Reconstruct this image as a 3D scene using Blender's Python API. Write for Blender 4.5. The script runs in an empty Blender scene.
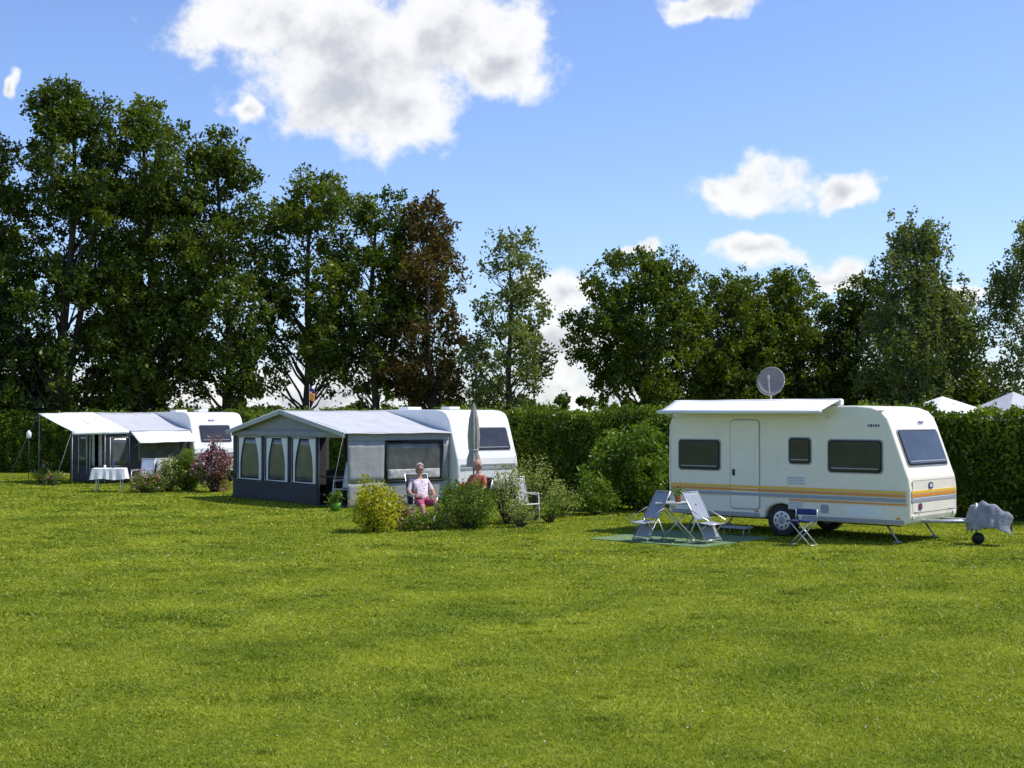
import bpy, bmesh, math, numpy as np
from mathutils import Vector, Matrix, Euler
rad=math.radians
S=bpy.context.scene
S.view_settings.view_transform='Standard'; S.view_settings.look='None'; S.view_settings.exposure=0
rng=np.random.default_rng(7)
COL=S.collection

# ---------------------------------------------------------------- materials
def M(name,col,rough=.6,var=.12,scale=6,bump=.0,bscale=40,metal=0,spec=.4):
    m=bpy.data.materials.new(name); m.use_nodes=True; nt=m.node_tree; N=nt.nodes; L=nt.links
    b=N['Principled BSDF']; b.inputs['Roughness'].default_value=rough; b.inputs['Metallic'].default_value=metal
    b.inputs['Specular IOR Level'].default_value=spec
    tc=N.new('ShaderNodeTexCoord'); no=N.new('ShaderNodeTexNoise'); no.inputs['Scale'].default_value=scale; no.inputs['Detail'].default_value=5
    L.new(tc.outputs['Object'],no.inputs['Vector'])
    r=N.new('ShaderNodeValToRGB'); r.color_ramp.elements[0].position=.3; r.color_ramp.elements[1].position=.7
    r.color_ramp.elements[0].color=(*[c*(1-var) for c in col],1); r.color_ramp.elements[1].color=(*[min(1,c*(1+var)) for c in col],1)
    L.new(no.outputs['Fac'],r.inputs['Fac']); L.new(r.outputs['Color'],b.inputs['Base Color'])
    if bump>0:
        n2=N.new('ShaderNodeTexNoise'); n2.inputs['Scale'].default_value=bscale; n2.inputs['Detail'].default_value=4
        L.new(tc.outputs['Object'],n2.inputs['Vector'])
        bp=N.new('ShaderNodeBump'); bp.inputs['Strength'].default_value=bump; bp.inputs['Distance'].default_value=.03
        L.new(n2.outputs['Fac'],bp.inputs['Height']); L.new(bp.outputs['Normal'],b.inputs['Normal'])
    return m

def leafM(name,dark,light,trans=.3,gloss=.03,patch=0.0):
    m=bpy.data.materials.new(name); m.use_nodes=True; nt=m.node_tree; N=nt.nodes; L=nt.links
    for n in list(N): N.remove(n)
    o=N.new('ShaderNodeOutputMaterial'); a=N.new('ShaderNodeAttribute'); a.attribute_name='tint'
    mx=N.new('ShaderNodeMix'); mx.data_type='RGBA'; mx.inputs[6].default_value=(*dark,1); mx.inputs[7].default_value=(*light,1)
    fac=a.outputs['Fac']
    if patch>0:
        tc=N.new('ShaderNodeTexCoord'); n1=N.new('ShaderNodeTexNoise'); n1.inputs['Scale'].default_value=.55; n1.inputs['Detail'].default_value=7; n1.inputs['Roughness'].default_value=.72
        L.new(tc.outputs['Object'],n1.inputs['Vector'])
        ma=N.new('ShaderNodeMath'); ma.operation='MULTIPLY_ADD'; ma.inputs[1].default_value=patch; L.new(n1.outputs['Fac'],ma.inputs[0])
        sb=N.new('ShaderNodeMath'); sb.operation='SUBTRACT'; sb.inputs[1].default_value=patch*.5; L.new(fac,sb.inputs[0]); L.new(sb.outputs[0],ma.inputs[2]); ma.use_clamp=True
        fac=ma.outputs[0]
    L.new(fac,mx.inputs[0])
    d=N.new('ShaderNodeBsdfDiffuse'); t=N.new('ShaderNodeBsdfTranslucent'); g=N.new('ShaderNodeBsdfGlossy'); g.inputs['Roughness'].default_value=.45
    g.inputs['Color'].default_value=(.7,.75,.6,1)
    L.new(mx.outputs[2],d.inputs['Color'])
    hs=N.new('ShaderNodeMix'); hs.data_type='RGBA'; hs.blend_type='MULTIPLY'; hs.inputs[0].default_value=1; hs.inputs[7].default_value=(1.3,1.25,.35,1); L.new(mx.outputs[2],hs.inputs[6])
    L.new(hs.outputs[2],t.inputs['Color'])
    m1=N.new('ShaderNodeMixShader'); m1.inputs[0].default_value=trans; L.new(d.outputs[0],m1.inputs[1]); L.new(t.outputs[0],m1.inputs[2])
    m2=N.new('ShaderNodeMixShader'); m2.inputs[0].default_value=gloss; L.new(m1.outputs[0],m2.inputs[1]); L.new(g.outputs[0],m2.inputs[2])
    L.new(m2.outputs[0],o.inputs['Surface'])
    return m

cream=M('cream_paint',(.86,.80,.66),.32,.04,3,spec=.5)
white=M('white_paint',(.82,.82,.80),.3,.04,3,spec=.5)
whitefab=M('white_fabric',(.80,.80,.79),.85,.06,3,.3,12)
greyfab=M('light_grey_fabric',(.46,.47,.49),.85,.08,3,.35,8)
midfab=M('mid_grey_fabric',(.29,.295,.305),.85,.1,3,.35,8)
darkfab=M('dark_grey_fabric',(.050,.050,.052),.85,.15,4,.3,10)
glass=M('dark_acrylic',(.035,.037,.042),.08,.4,2.5,spec=.6)
curtain=M('net_curtain',(.42,.42,.42),.9,.3,9,.3,30)
black=M('black_rubber',(.02,.02,.022),.6,.3,10)
greypl=M('grey_plastic',(.35,.35,.36),.5,.1,10)
alu=M('aluminium',(.6,.6,.62),.35,.1,10,metal=.6)
steel=M('galvanised_steel',(.4,.41,.42),.5,.25,12,metal=.5)
orange=M('orange_stripe',(.78,.28,.04),.4,.05,5)
yellow=M('yellow_stripe',(.85,.52,.07),.4,.05,5)
greyst=M('grey_stripe',(.34,.35,.40),.4,.05,5)
blue=M('blue_fabric',(.03,.05,.16),.8,.2,10)
red=M('red_plastic',(.5,.02,.02),.3,.1,10)
amber=M('amber_lens',(.8,.25,.02),.3,.1,10)
skinm=M('skin',(.46,.24,.165),.6,.10,14,.15,60)
hairg=M('grey_hair',(.45,.42,.38),.85,.3,40,.5,80)
beige=M('beige_canvas',(.36,.34,.29),.9,.12,6,.5,15)
cover=M('grey_cover',(.26,.27,.29),.75,.25,6,.8,9)
matm=M('ground_mat',(.14,.22,.11),.95,.25,14,.3,60,spec=.1)
bark=M('bark',(.06,.048,.038),.95,.35,6,.6,20)
birchbark=M('birch_bark',(.25,.24,.21),.9,.6,5,.4,20)
wood=M('wood',(.22,.14,.08),.8,.2,8)
terra=M('terracotta',(.35,.13,.06),.8,.1,8)
oak=leafM('oak_leaf',(.030,.062,.006),(.17,.215,.016),.42)
oakd=leafM('dark_leaf',(.022,.048,.006),(.125,.17,.014),.40)
brown=leafM('bronze_leaf',(.055,.042,.012),(.16,.11,.03),.38)
birch=leafM('birch_leaf',(.085,.12,.035),(.25,.29,.09),.40)
hedgeL=leafM('hedge_leaf',(.045,.085,.006),(.20,.28,.018),.36,.03,.6)
bushg=leafM('bush_leaf',(.05,.10,.010),(.19,.28,.022),.36)
bushy=leafM('golden_leaf',(.20,.24,.010),(.62,.58,.03),.34)
bushr=leafM('red_leaf',(.09,.06,.045),(.26,.14,.14),.3)
bushp=leafM('pale_leaf',(.16,.20,.05),(.40,.43,.14),.34)
grassL=leafM('grass_blade',(.098,.155,.012),(.40,.43,.042),.40,.02,1.75)
petal=leafM('flower_petal',(.75,.60,.03),(.8,.8,.78),.3,.0)
pink=leafM('pink_petal',(.45,.10,.22),(.75,.45,.58),.3,.0)
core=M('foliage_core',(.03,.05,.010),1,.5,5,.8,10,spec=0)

def stripes(name,c1,c2,sc):
    m=M(name,c1,.8,.05); nt=m.node_tree; N=nt.nodes; L=nt.links; b=N['Principled BSDF']
    tc=N.new('ShaderNodeTexCoord'); w=N.new('ShaderNodeTexWave'); w.inputs['Scale'].default_value=sc; w.bands_direction='Y'
    L.new(tc.outputs['Object'],w.inputs['Vector'])
    r=N.new('ShaderNodeValToRGB'); r.color_ramp.interpolation='CONSTANT'; r.color_ramp.elements[0].color=(*c1,1); r.color_ramp.elements[1].color=(*c2,1); r.color_ramp.elements[1].position=.5
    L.new(w.outputs['Fac'],r.inputs['Fac']); L.new(r.outputs['Color'],b.inputs['Base Color'])
    return m
striped=stripes('striped_fabric',(.42,.44,.46),(.13,.17,.26),6.5)

# ---------------------------------------------------------------- helpers
def link(o,parent=None):
    COL.objects.link(o)
    if parent is not None: o.parent=parent
    return o
def grp(name,loc=(0,0,0),rz=0):
    e=bpy.data.objects.new(name,None); e.location=loc; e.rotation_euler=(0,0,rad(rz)); e.empty_display_size=.2
    return link(e)
def meshobj(name,verts,faces,mat,parent=None,smooth=False,recalc=True):
    me=bpy.data.meshes.new(name); me.from_pydata([tuple(v) for v in verts],[],faces)
    if recalc:
        bm=bmesh.new(); bm.from_mesh(me); bmesh.ops.recalc_face_normals(bm,faces=bm.faces); bm.to_mesh(me); bm.free()
    if mat: me.materials.append(mat)
    if smooth: me.polygons.foreach_set('use_smooth',[True]*len(me.polygons))
    return link(bpy.data.objects.new(name,me),parent)
def bevel(o,w,s=3):
    b=o.modifiers.new('b','BEVEL'); b.width=w; b.segments=s; b.limit_method='ANGLE'; b.angle_limit=rad(35); return o
def box(name,p,loc,size,mat,rot=(0,0,0),bv=.01):
    x,y,z=[s/2 for s in size]
    v=[(-x,-y,-z),(x,-y,-z),(x,y,-z),(-x,y,-z),(-x,-y,z),(x,-y,z),(x,y,z),(-x,y,z)]
    f=[(0,3,2,1),(4,5,6,7),(0,1,5,4),(1,2,6,5),(2,3,7,6),(3,0,4,7)]
    o=meshobj(name,v,f,mat,p,recalc=False); o.location=loc; o.rotation_euler=[rad(a) for a in rot]
    if bv: bevel(o,min(bv,min(size)*.4),2)
    return o
def rrect(name,p,loc,w,h,r,t,mat,rot=(0,0,0),bv=.004):
    pts=[]
    for cx,cz,a0 in ((w/2-r,h/2-r,0),(-w/2+r,h/2-r,90),(-w/2+r,-h/2+r,180),(w/2-r,-h/2+r,270)):
        for k in range(6):
            a=rad(a0+k*18); pts.append((cx+r*math.cos(a),cz+r*math.sin(a)))
    n=len(pts); v=[(x,0,z) for x,z in pts]+[(x,-t,z) for x,z in pts]
    f=[tuple(range(n)),tuple(range(2*n-1,n-1,-1))]+[(i,(i+1)%n,(i+1)%n+n,i+n) for i in range(n)]
    o=meshobj(name,v,f,mat,p); o.location=loc; o.rotation_euler=[rad(a) for a in rot]
    if bv and t>bv*2: bevel(o,bv,2)
    return o
def tubegeo(pts,rads,sides,V,F,cap=True):
    pts=[Vector(p) for p in pts]; base=len(V); n=len(pts)
    up=Vector((0,0,1))
    for i,p in enumerate(pts):
        d=(pts[min(i+1,n-1)]-pts[max(i-1,0)]).normalized()
        ref=Vector((1,0,0)) if abs(d.z)>.8 else up
        a=d.cross(ref).normalized(); b=d.cross(a)
        for k in range(sides):
            t=2*math.pi*k/sides; V.append(tuple(p+(a*math.cos(t)+b*math.sin(t))*rads[i]))
    for i in range(n-1):
        for k in range(sides):
            k2=(k+1)%sides
            F.append((base+i*sides+k,base+i*sides+k2,base+(i+1)*sides+k2,base+(i+1)*sides+k))
    if cap:
        F.append(tuple(base+k for k in range(sides))); F.append(tuple(base+(n-1)*sides+k for k in reversed(range(sides))))
def tubes(name,p,lst,mat,sides=8,smooth=True):
    V=[];F=[]
    for pts,r in lst:
        rr=r if isinstance(r,(list,tuple)) else [r]*len(pts)
        tubegeo(pts,rr,sides,V,F)
    o=meshobj(name,V,F,mat,p,smooth=smooth)
    return o
def sheet(name,p,quad,mat,nx=12,ny=8,sag=0,noise=0,th=.006,seed=0):
    a,b,c,d=[np.array(q,float) for q in quad]; r=np.random.default_rng(seed); V=[];F=[]
    nrm=np.cross(b-a,d-a); nrm/=np.linalg.norm(nrm)
    ph=r.uniform(0,6,4)
    for j in range(ny+1):
        for i in range(nx+1):
            u=i/nx;v=j/ny
            q=(a*(1-u)+b*u)*(1-v)+(d*(1-u)+c*u)*v
            q=q+np.array([0,0,-sag*4*u*(1-u)*math.sin(math.pi*v)])
            q=q+nrm*noise*(math.sin(u*19+ph[0]+3*v)+math.sin(u*9+v*7+ph[1]))*.5
            V.append(q)
    for j in range(ny):
        for i in range(nx):
            k=j*(nx+1)+i; F.append((k,k+1,k+nx+2,k+nx+1))
    o=meshobj(name,V,F,mat,p,smooth=True,recalc=False)
    m=o.modifiers.new('s','SOLIDIFY'); m.thickness=th; m.offset=0
    return o
def npmesh(name,verts,k,tint,mat,parent=None):
    n=verts.shape[0]; me=bpy.data.meshes.new(name)
    me.vertices.add(n*k); me.vertices.foreach_set('co',verts.astype(np.float32).ravel())
    me.loops.add(n*k); me.loops.foreach_set('vertex_index',np.arange(n*k,dtype=np.int32))
    me.polygons.add(n); me.polygons.foreach_set('loop_start',(np.arange(n)*k).astype(np.int32))
    me.update(calc_edges=True)
    at=me.attributes.new('tint','FLOAT','POINT'); at.data.foreach_set('value',np.repeat(np.clip(tint,-.5,1.5),k).astype(np.float32))
    me.materials.append(mat)
    return link(bpy.data.objects.new(name,me),parent)
def leaves(name,C,size,tint,mat,parent=None,asp=.58,r=None):
    r=r or rng; n=len(C)
    a=r.normal(size=(n,3)); a/=np.linalg.norm(a,axis=1,keepdims=True)
    b=r.normal(size=(n,3)); b-=a*(a*b).sum(1,keepdims=True); b/=np.linalg.norm(b,axis=1,keepdims=True)
    s=(size*r.uniform(.6,1.3,n))[:,None]
    v=np.stack([C+a*s*.5,C+b*s*.5*asp,C-a*s*.5,C-b*s*.5*asp],1)
    return npmesh(name,v,4,np.clip(tint,0,1),mat,parent)

# ---------------------------------------------------------------- camera, sun, sky
cam=bpy.data.cameras.new('camera'); cam.lens=36*1300/1024; cam.sensor_width=36; cam.clip_end=2000
co=link(bpy.data.objects.new('camera',cam)); co.location=(0,0,2.3); co.rotation_euler=(rad(90)+math.atan(34/1300),0,0)
S.camera=co
EL=57; hx,hy=.95,.08; hn=math.hypot(hx,hy); hx/=hn; hy/=hn
sd=Vector((hx*math.cos(rad(EL)),hy*math.cos(rad(EL)),math.sin(rad(EL))))
sl=bpy.data.lights.new('sun','SUN'); sl.energy=5.0; sl.angle=rad(.5); sl.color=(1,.95,.86)
so=link(bpy.data.objects.new('sun',sl)); so.rotation_euler=sd.to_track_quat('Z','Y').to_euler(); so.location=(20,-10,30)

W=bpy.data.worlds.new('World'); S.world=W; W.use_nodes=True; nt=W.node_tree; N=nt.nodes; L=nt.links
for n in list(N): N.remove(n)
out=N.new('ShaderNodeOutputWorld'); sky=N.new('ShaderNodeTexSky'); sky.sky_type='NISHITA'; sky.sun_disc=False
sky.sun_elevation=rad(EL); sky.sun_rotation=math.atan2(hx,hy); sky.air_density=1.0; sky.dust_density=.6; sky.ozone_density=2.5
skm=N.new('ShaderNodeMix'); skm.data_type='RGBA'; skm.blend_type='MULTIPLY'; skm.inputs[0].default_value=1; skm.inputs[7].default_value=(1.08,1.15,1.42,1); L.new(sky.outputs[0],skm.inputs[6])
bg=N.new('ShaderNodeBackground'); bg.inputs['Strength'].default_value=.14; L.new(skm.outputs[2],bg.inputs['Color'])
def vm(op,**k):
    n=N.new('ShaderNodeVectorMath'); n.operation=op
    return n
tc=N.new('ShaderNodeTexCoord'); sp=N.new('ShaderNodeSeparateXYZ'); L.new(tc.outputs['Generated'],sp.inputs[0])
ab=N.new('ShaderNodeMath'); ab.operation='ABSOLUTE'; L.new(sp.outputs['Y'],ab.inputs[0])
ad=N.new('ShaderNodeMath'); ad.operation='MAXIMUM'; ad.inputs[1].default_value=.02; L.new(ab.outputs[0],ad.inputs[0])
du=N.new('ShaderNodeMath'); du.operation='DIVIDE'; L.new(sp.outputs['X'],du.inputs[0]); L.new(ad.outputs[0],du.inputs[1])
dv=N.new('ShaderNodeMath'); dv.operation='DIVIDE'; L.new(sp.outputs['Z'],dv.inputs[0]); L.new(ad.outputs[0],dv.inputs[1])
cb=N.new('ShaderNodeCombineXYZ'); L.new(du.outputs[0],cb.inputs[0]); L.new(dv.outputs[0],cb.inputs[1])
gn=N.new('ShaderNodeTexNoise'); gn.inputs['Scale'].default_value=13; gn.inputs['Detail'].default_value=9; gn.inputs['Roughness'].default_value=.66
L.new(cb.outputs[0],gn.inputs['Vector'])
gn2=N.new('ShaderNodeTexNoise'); gn2.inputs['Scale'].default_value=18; gn2.inputs['Detail'].default_value=3; L.new(cb.outputs[0],gn2.inputs['Vector'])
sbv=vm('SUBTRACT'); sbv.inputs[1].default_value=(.04,.0275,0); L.new(cb.outputs[0],sbv.inputs[0])
wn=vm('MULTIPLY_ADD'); wn.inputs[1].default_value=(.08,.055,0); L.new(gn2.outputs['Color'],wn.inputs[0]); L.new(sbv.outputs[0],wn.inputs[2])
def px(x,y,rx,ry): return ((x-512)/1300,(418-y)/1300,rx/1300,ry/1300)
ell=[(250,22,112,55),(345,45,150,85),(455,30,125,76),(345,95,115,60),(400,100,80,50),(500,70,60,42),(235,105,20,13),
 (750,186,78,32),(712,184,36,22),(848,193,38,22),(762,255,56,18),(836,264,38,19),(712,-2,52,18),(637,239,18,11),(560,288,48,26),
 (560,350,64,42),(610,398,110,40),(968,290,38,19),(5,85,14,14),(180,400,150,36),(330,395,120,40),(880,400,260,22)]
prev=None
for e in ell:
    cx,cz,rx,rz=px(*e)
    m_=vm('MULTIPLY_ADD'); m_.inputs[1].default_value=(1/rx,1/rz,0); m_.inputs[2].default_value=(-cx/rx,-cz/rz,0); L.new(wn.outputs[0],m_.inputs[0])
    l_=vm('LENGTH'); L.new(m_.outputs[0],l_.inputs[0])
    if prev is None: prev=l_.outputs['Value']
    else:
        x_=N.new('ShaderNodeMath'); x_.operation='SMOOTH_MIN'; x_.inputs[2].default_value=.15; L.new(prev,x_.inputs[0]); L.new(l_.outputs['Value'],x_.inputs[1]); prev=x_.outputs[0]
mb=N.new('ShaderNodeMath'); mb.operation='SUBTRACT'; mb.inputs[0].default_value=-.22; L.new(prev,mb.inputs[1])
ma=N.new('ShaderNodeMath'); ma.operation='MULTIPLY_ADD'; ma.inputs[1].default_value=2.3; L.new(gn.outputs['Fac'],ma.inputs[0]); L.new(mb.outputs[0],ma.inputs[2])
of=vm('ADD'); of.inputs[1].default_value=(.010,.024,0); L.new(cb.outputs[0],of.inputs[0])
gn3=N.new('ShaderNodeTexNoise'); gn3.inputs['Scale'].default_value=13; gn3.inputs['Detail'].default_value=5; gn3.inputs['Roughness'].default_value=.6; L.new(of.outputs[0],gn3.inputs['Vector'])
ms_=N.new('ShaderNodeMath'); ms_.operation='MULTIPLY_ADD'; ms_.inputs[1].default_value=3.2; L.new(gn3.outputs['Fac'],ms_.inputs[0])
mq=N.new('ShaderNodeMath'); mq.operation='MULTIPLY_ADD'; mq.inputs[1].default_value=-1.0; mq.inputs[2].default_value=-.85; L.new(prev,mq.inputs[0]); L.new(mq.outputs[0],ms_.inputs[2])
al=N.new('ShaderNodeMapRange'); al.interpolation_type='SMOOTHSTEP'; al.inputs['From Min'].default_value=-.12; al.inputs['From Max'].default_value=.42; al.inputs['To Max'].default_value=.97; L.new(ma.outputs[0],al.inputs['Value'])
sh=N.new('ShaderNodeMapRange'); sh.interpolation_type='SMOOTHSTEP'; sh.inputs['From Min'].default_value=.10; sh.inputs['From Max'].default_value=1.1; L.new(ms_.outputs[0],sh.inputs['Value'])
cm=N.new('ShaderNodeMix'); cm.data_type='RGBA'; cm.inputs[6].default_value=(1,1,1,1); cm.inputs[7].default_value=(.58,.61,.68,1); L.new(sh.outputs[0],cm.inputs[0])
cbg=N.new('ShaderNodeBackground'); L.new(cm.outputs[2],cbg.inputs['Color']); cbg.inputs['Strength'].default_value=1
ms=N.new('ShaderNodeMixShader'); L.new(al.outputs[0],ms.inputs[0]); L.new(bg.outputs[0],ms.inputs[1]); L.new(cbg.outputs[0],ms.inputs[2]); L.new(ms.outputs[0],out.inputs['Surface'])

# ---------------------------------------------------------------- ground
gm=bpy.data.materials.new('lawn_ground'); gm.use_nodes=True; nt=gm.node_tree; N=nt.nodes; L=nt.links; b=N['Principled BSDF']; b.inputs['Roughness'].default_value=.95; b.inputs['Specular IOR Level'].default_value=.05
tc=N.new('ShaderNodeTexCoord'); n1=N.new('ShaderNodeTexNoise'); n1.inputs['Scale'].default_value=.55; n1.inputs['Detail'].default_value=7; n1.inputs['Roughness'].default_value=.72
n2=N.new('ShaderNodeTexNoise'); n2.inputs['Scale'].default_value=9; n2.inputs['Detail'].default_value=8; n2.inputs['Roughness'].default_value=.75
L.new(tc.outputs['Object'],n1.inputs['Vector']); L.new(tc.outputs['Object'],n2.inputs['Vector'])
r1=N.new('ShaderNodeValToRGB'); r1.color_ramp.elements[0].position=.32; r1.color_ramp.elements[1].position=.68; r1.color_ramp.elements[0].color=(.08,.13,.010,1); r1.color_ramp.elements[1].color=(.25,.29,.028,1)
L.new(n1.outputs['Fac'],r1.inputs[0])
r2=N.new('ShaderNodeValToRGB'); r2.color_ramp.elements[0].position=.3; r2.color_ramp.elements[1].position=.72; r2.color_ramp.elements[0].color=(.40,.45,.35,1); r2.color_ramp.elements[1].color=(1.2,1.15,1.1,1)
L.new(n2.outputs['Fac'],r2.inputs[0])
mx=N.new('ShaderNodeMix'); mx.data_type='RGBA'; mx.blend_type='MULTIPLY'; mx.inputs[0].default_value=1; L.new(r1.outputs[0],mx.inputs[6]); L.new(r2.outputs[0],mx.inputs[7]); L.new(mx.outputs[2],b.inputs['Base Color'])
bp=N.new('ShaderNodeBump'); bp.inputs['Strength'].default_value=.6; bp.inputs['Distance'].default_value=.03; L.new(n2.outputs['Fac'],bp.inputs['Height']); L.new(bp.outputs['Normal'],b.inputs['Normal'])
meshobj('ground',[(-500,-100,0),(500,-100,0),(500,900,0),(-500,900,0)],[(0,1,2,3)],gm,recalc=False)

def inlocal(x,y,loc,ang,x0,x1,y0,y1):
    dx=x-loc[0]; dy=y-loc[1]; c=math.cos(rad(ang)); s=math.sin(rad(ang)); lx=dx*c+dy*s; ly=-dx*s+dy*c
    return (lx>x0)&(lx<x1)&(ly>y0)&(ly<y1)
CV=(3.25,27.0); CA=-41.2; TV=(-4.19,33.2); TA=40.5; LV=(-11.77,47.5); LA=40.5
Vs=[];Ts=[]
tufts=np.stack([rng.uniform(-22,22,1500),rng.uniform(7,50,1500)],1)
for y0,y1,den,w,h in ((6.5,10,2900,.005,.022),(10,14,1900,.007,.023),(14,20,900,.010,.025),(20,30,380,.016,.028),(30,52,110,.030,.034)):
    hw=.40*y1+3; n=int(2*hw*(y1-y0)*den); x=rng.uniform(-hw,hw,n); y=rng.uniform(y0,y1,n)
    T=rng.uniform(.15,.9,n)
    m=int(n*.10); sel=tufts[(tufts[:,1]>y0)&(tufts[:,1]<y1)]
    if len(sel):
        i=rng.integers(0,len(sel),m); sg=rng.uniform(.03,.14,len(sel))
        x[:m]=sel[i,0]+rng.normal(0,1,m)*sg[i]*1.6; y[:m]=sel[i,1]+rng.normal(0,1,m)*sg[i]; T[:m]-=.45
    k=np.abs(x)<.40*y+3
    k&=~inlocal(x,y,CV,CA,0,2.75,-3.0,-.25); k&=~inlocal(x,y,TV,TA,-.05,5.5,0,6)
    hm=np.ones(n); hm[:m]=1.35
    x=x[k];y=y[k];T=T[k];hm=hm[k];n=len(x)
    st=np.sin((x*.7525-y*.658)*2.6+.6*np.sin(x*.3)); T=T+.09*st
    clump=.5+.5*np.sin(x*2.1+np.sin(y*1.7)*2)*np.sin(y*1.9+np.sin(x*1.3)*2)
    H=h*rng.uniform(.4,1.25,n)*(.8+.4*clump)*hm; a=rng.uniform(0,2*np.pi,n); W2=w*rng.uniform(.7,1.5,n)
    lean=rng.normal(0,.9,(n,2))*H[:,None]
    b1=np.stack([x-np.cos(a)*W2,y-np.sin(a)*W2,np.zeros(n)],1); b2=np.stack([x+np.cos(a)*W2,y+np.sin(a)*W2,np.zeros(n)],1)
    tp=np.stack([x+lean[:,0],y+lean[:,1],H],1)
    Vs.append(np.stack([b1,b2,tp],1)); Ts.append(T)
npmesh('grass',np.concatenate(Vs),3,np.concatenate(Ts),grassL)
def flowers(name,n,xr,yr,size,t):
    x=rng.uniform(*xr,n);y=rng.uniform(*yr,n)
    cx=rng.uniform(*xr,14); cy=rng.uniform(*yr,14); idx=rng.integers(0,14,n); k=rng.random(n)<.65
    x=np.where(k,cx[idx]+rng.normal(0,.9,n),x); y=np.where(k,cy[idx]+rng.normal(0,.9,n),y)
    z=rng.uniform(.03,.045,n); v=np.zeros((n,6,3)); s=size*rng.uniform(.6,1.2,n)*np.clip(y/18,.7,1.5)
    tx=rng.normal(0,.4,n);ty=rng.normal(0,.4,n)
    for i in range(6):
        a=i*math.pi/3; v[:,i,0]=x+s*math.cos(a); v[:,i,1]=y+s*math.sin(a); v[:,i,2]=z+s*(math.cos(a)*tx+math.sin(a)*ty)
    npmesh(name,v,6,np.full(n,t),petal)
flowers('daisies',420,(-7,9),(9,26),.008,1.0)
flowers('dandelions',420,(-13,2),(15,36),.012,0.0)

# ---------------------------------------------------------------- trees
def curve(p0,p1,bend,n=4):
    p0=Vector(p0);p1=Vector(p1); out=[]
    for i in range(n+1):
        t=i/n; q=p0.lerp(p1,t); q.z+=bend*math.sin(math.pi*t)*-1; out.append(q)
    return out
def tree(name,X,Y,H,R,z0,seed,mat,bk=None,ncl=120,nl=34000,ls=.2,kind='oak',tr=.2,tb=0.5,fork=False):
    r=np.random.default_rng(seed); g=grp(name,(X,Y,0)); bk=bk or bark
    V=[];F=[]
    lean=r.normal(0,.25,2)
    def trunk(z): 
        t=z/H; return Vector((lean[0]*t*2+.15*math.sin(t*7+seed),lean[1]*t*2+.12*math.cos(t*6+seed),z))
    zz=np.linspace(0,H*.88,11); tubegeo([trunk(z) for z in zz],[tr*(1.25 if i==0 else 1)*(1-z/H)**.8+.015 for i,z in enumerate(zz)],8,V,F)
    if fork:
        zz=np.linspace(H*.1,H*.85,8); tubegeo([trunk(z)+Vector((.9,.1,0))*((z-H*.1)/(H*.75))**.6*1.3 for z in zz],[tr*.7*(1-z/H)**.8+.015 for z in zz],7,V,F)
    C=[];T=[]; ph=r.uniform(0,6.28,6); cents=[]
    for i in range(ncl):
        t=r.beta(1.1,1.1); a=r.uniform(0,2*math.pi)
        if kind=='birch': pr=(.6+.4*t/.35) if t<.35 else max(.18,(1-((t-.35)/.65)**2.3))
        else: pr=(.68+.32*t/.3) if t<.3 else max(.34,(max(0,1-((t-.3)/.72)**3.0))**.5)
        lobe=1+.14*math.sin(2*a+ph[0]+t*3)+.12*math.sin(3*a+ph[1]-t*5)+.09*math.sin(t*11+ph[2])
        f=r.uniform(.08,1)**.5
        rr=R*pr*lobe*f
        cr=r.uniform(.42,.98)*min(1.2,R/2.4)*(.85 if t>.8 else 1)
        z=z0+t*(H-z0-cr*.75)
        tp=trunk(z)
        cents.append((Vector((tp.x+rr*math.cos(a),tp.y+rr*math.sin(a),z)),cr,rr,t))
    for i,(c,cr,rr,t) in enumerate(cents):
        zb=max(z0*.7,c.z-rr*r.uniform(.6,1.3)-.4)
        if i%2==0 or i<25:
            pts=curve(trunk(zb),c,r.uniform(-.1,.25),4)
            for q in pts[1:-1]: q.x+=r.normal(0,.08);q.y+=r.normal(0,.08)
            r0=max(.02,tr*.38*(1-zb/H)); tubegeo(pts,[r0*(1-.85*k/4)+.006 for k in range(5)],5,V,F,False)
            for _ in range(3):
                q=c+Vector(r.normal(0,cr*.5,3)); tubegeo([pts[3],q],[.018,.006],3,V,F,False)
        n=int(nl/ncl*r.uniform(.4,1.5)*(cr/.72)**2)
        tn=r.uniform(.0,.9)*tb*1.4
        if kind=='birch':
            ns=max(3,n//24); ox=r.normal(0,cr*.5,(ns,3)); ln=r.uniform(.25,.9,ns); id_=r.integers(0,ns,n); f=r.random(n)
            P=np.array(c)+ox[id_]; P[:,2]-=f*ln[id_]-.2; P+=r.normal(0,.10,(n,3))
        else:
            ns=max(4,n//22); oc=r.normal(0,1,(ns,3)); oc/=np.linalg.norm(oc,axis=1,keepdims=True); oc*=cr*r.uniform(.25,1.1,(ns,1))**.7; oc[:,2]*=.85
            id_=r.integers(0,ns,n); P=np.array(c)+oc[id_]+r.normal(0,.135,(n,3))
        P[:,2]=np.maximum(P[:,2],.6)
        C.append(P); T.append(tn+r.uniform(-.1,.35,n))
    meshobj('trunk',V,F,bk,g,smooth=True,recalc=False)
    C=np.concatenate(C);T=np.concatenate(T)
    leaves('foliage',C,np.full(len(C),ls),T,mat,g,r=r)
    return g
tree('oak_tree',-29.5,60,16.7,3.2,1.5,1,oakd,tr=.28,nl=27000)
tree('oak_tree',-24.2,58,15.6,3.0,1.2,2,oakd,tr=.28,nl=34000)
tree('oak_tree',-20.2,58,17.0,3.0,1.8,3,oakd,tr=.27,nl=37000,ncl=150,fork=True)
tree('oak_tree',-16.4,59,17.0,2.85,2.6,4,oak,tr=.26,nl=33000,ncl=145)
tree('oak_tree',-18.3,62.5,15.6,2.3,2.6,24,oakd,tr=.2,nl=17000,ncl=85)
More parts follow.
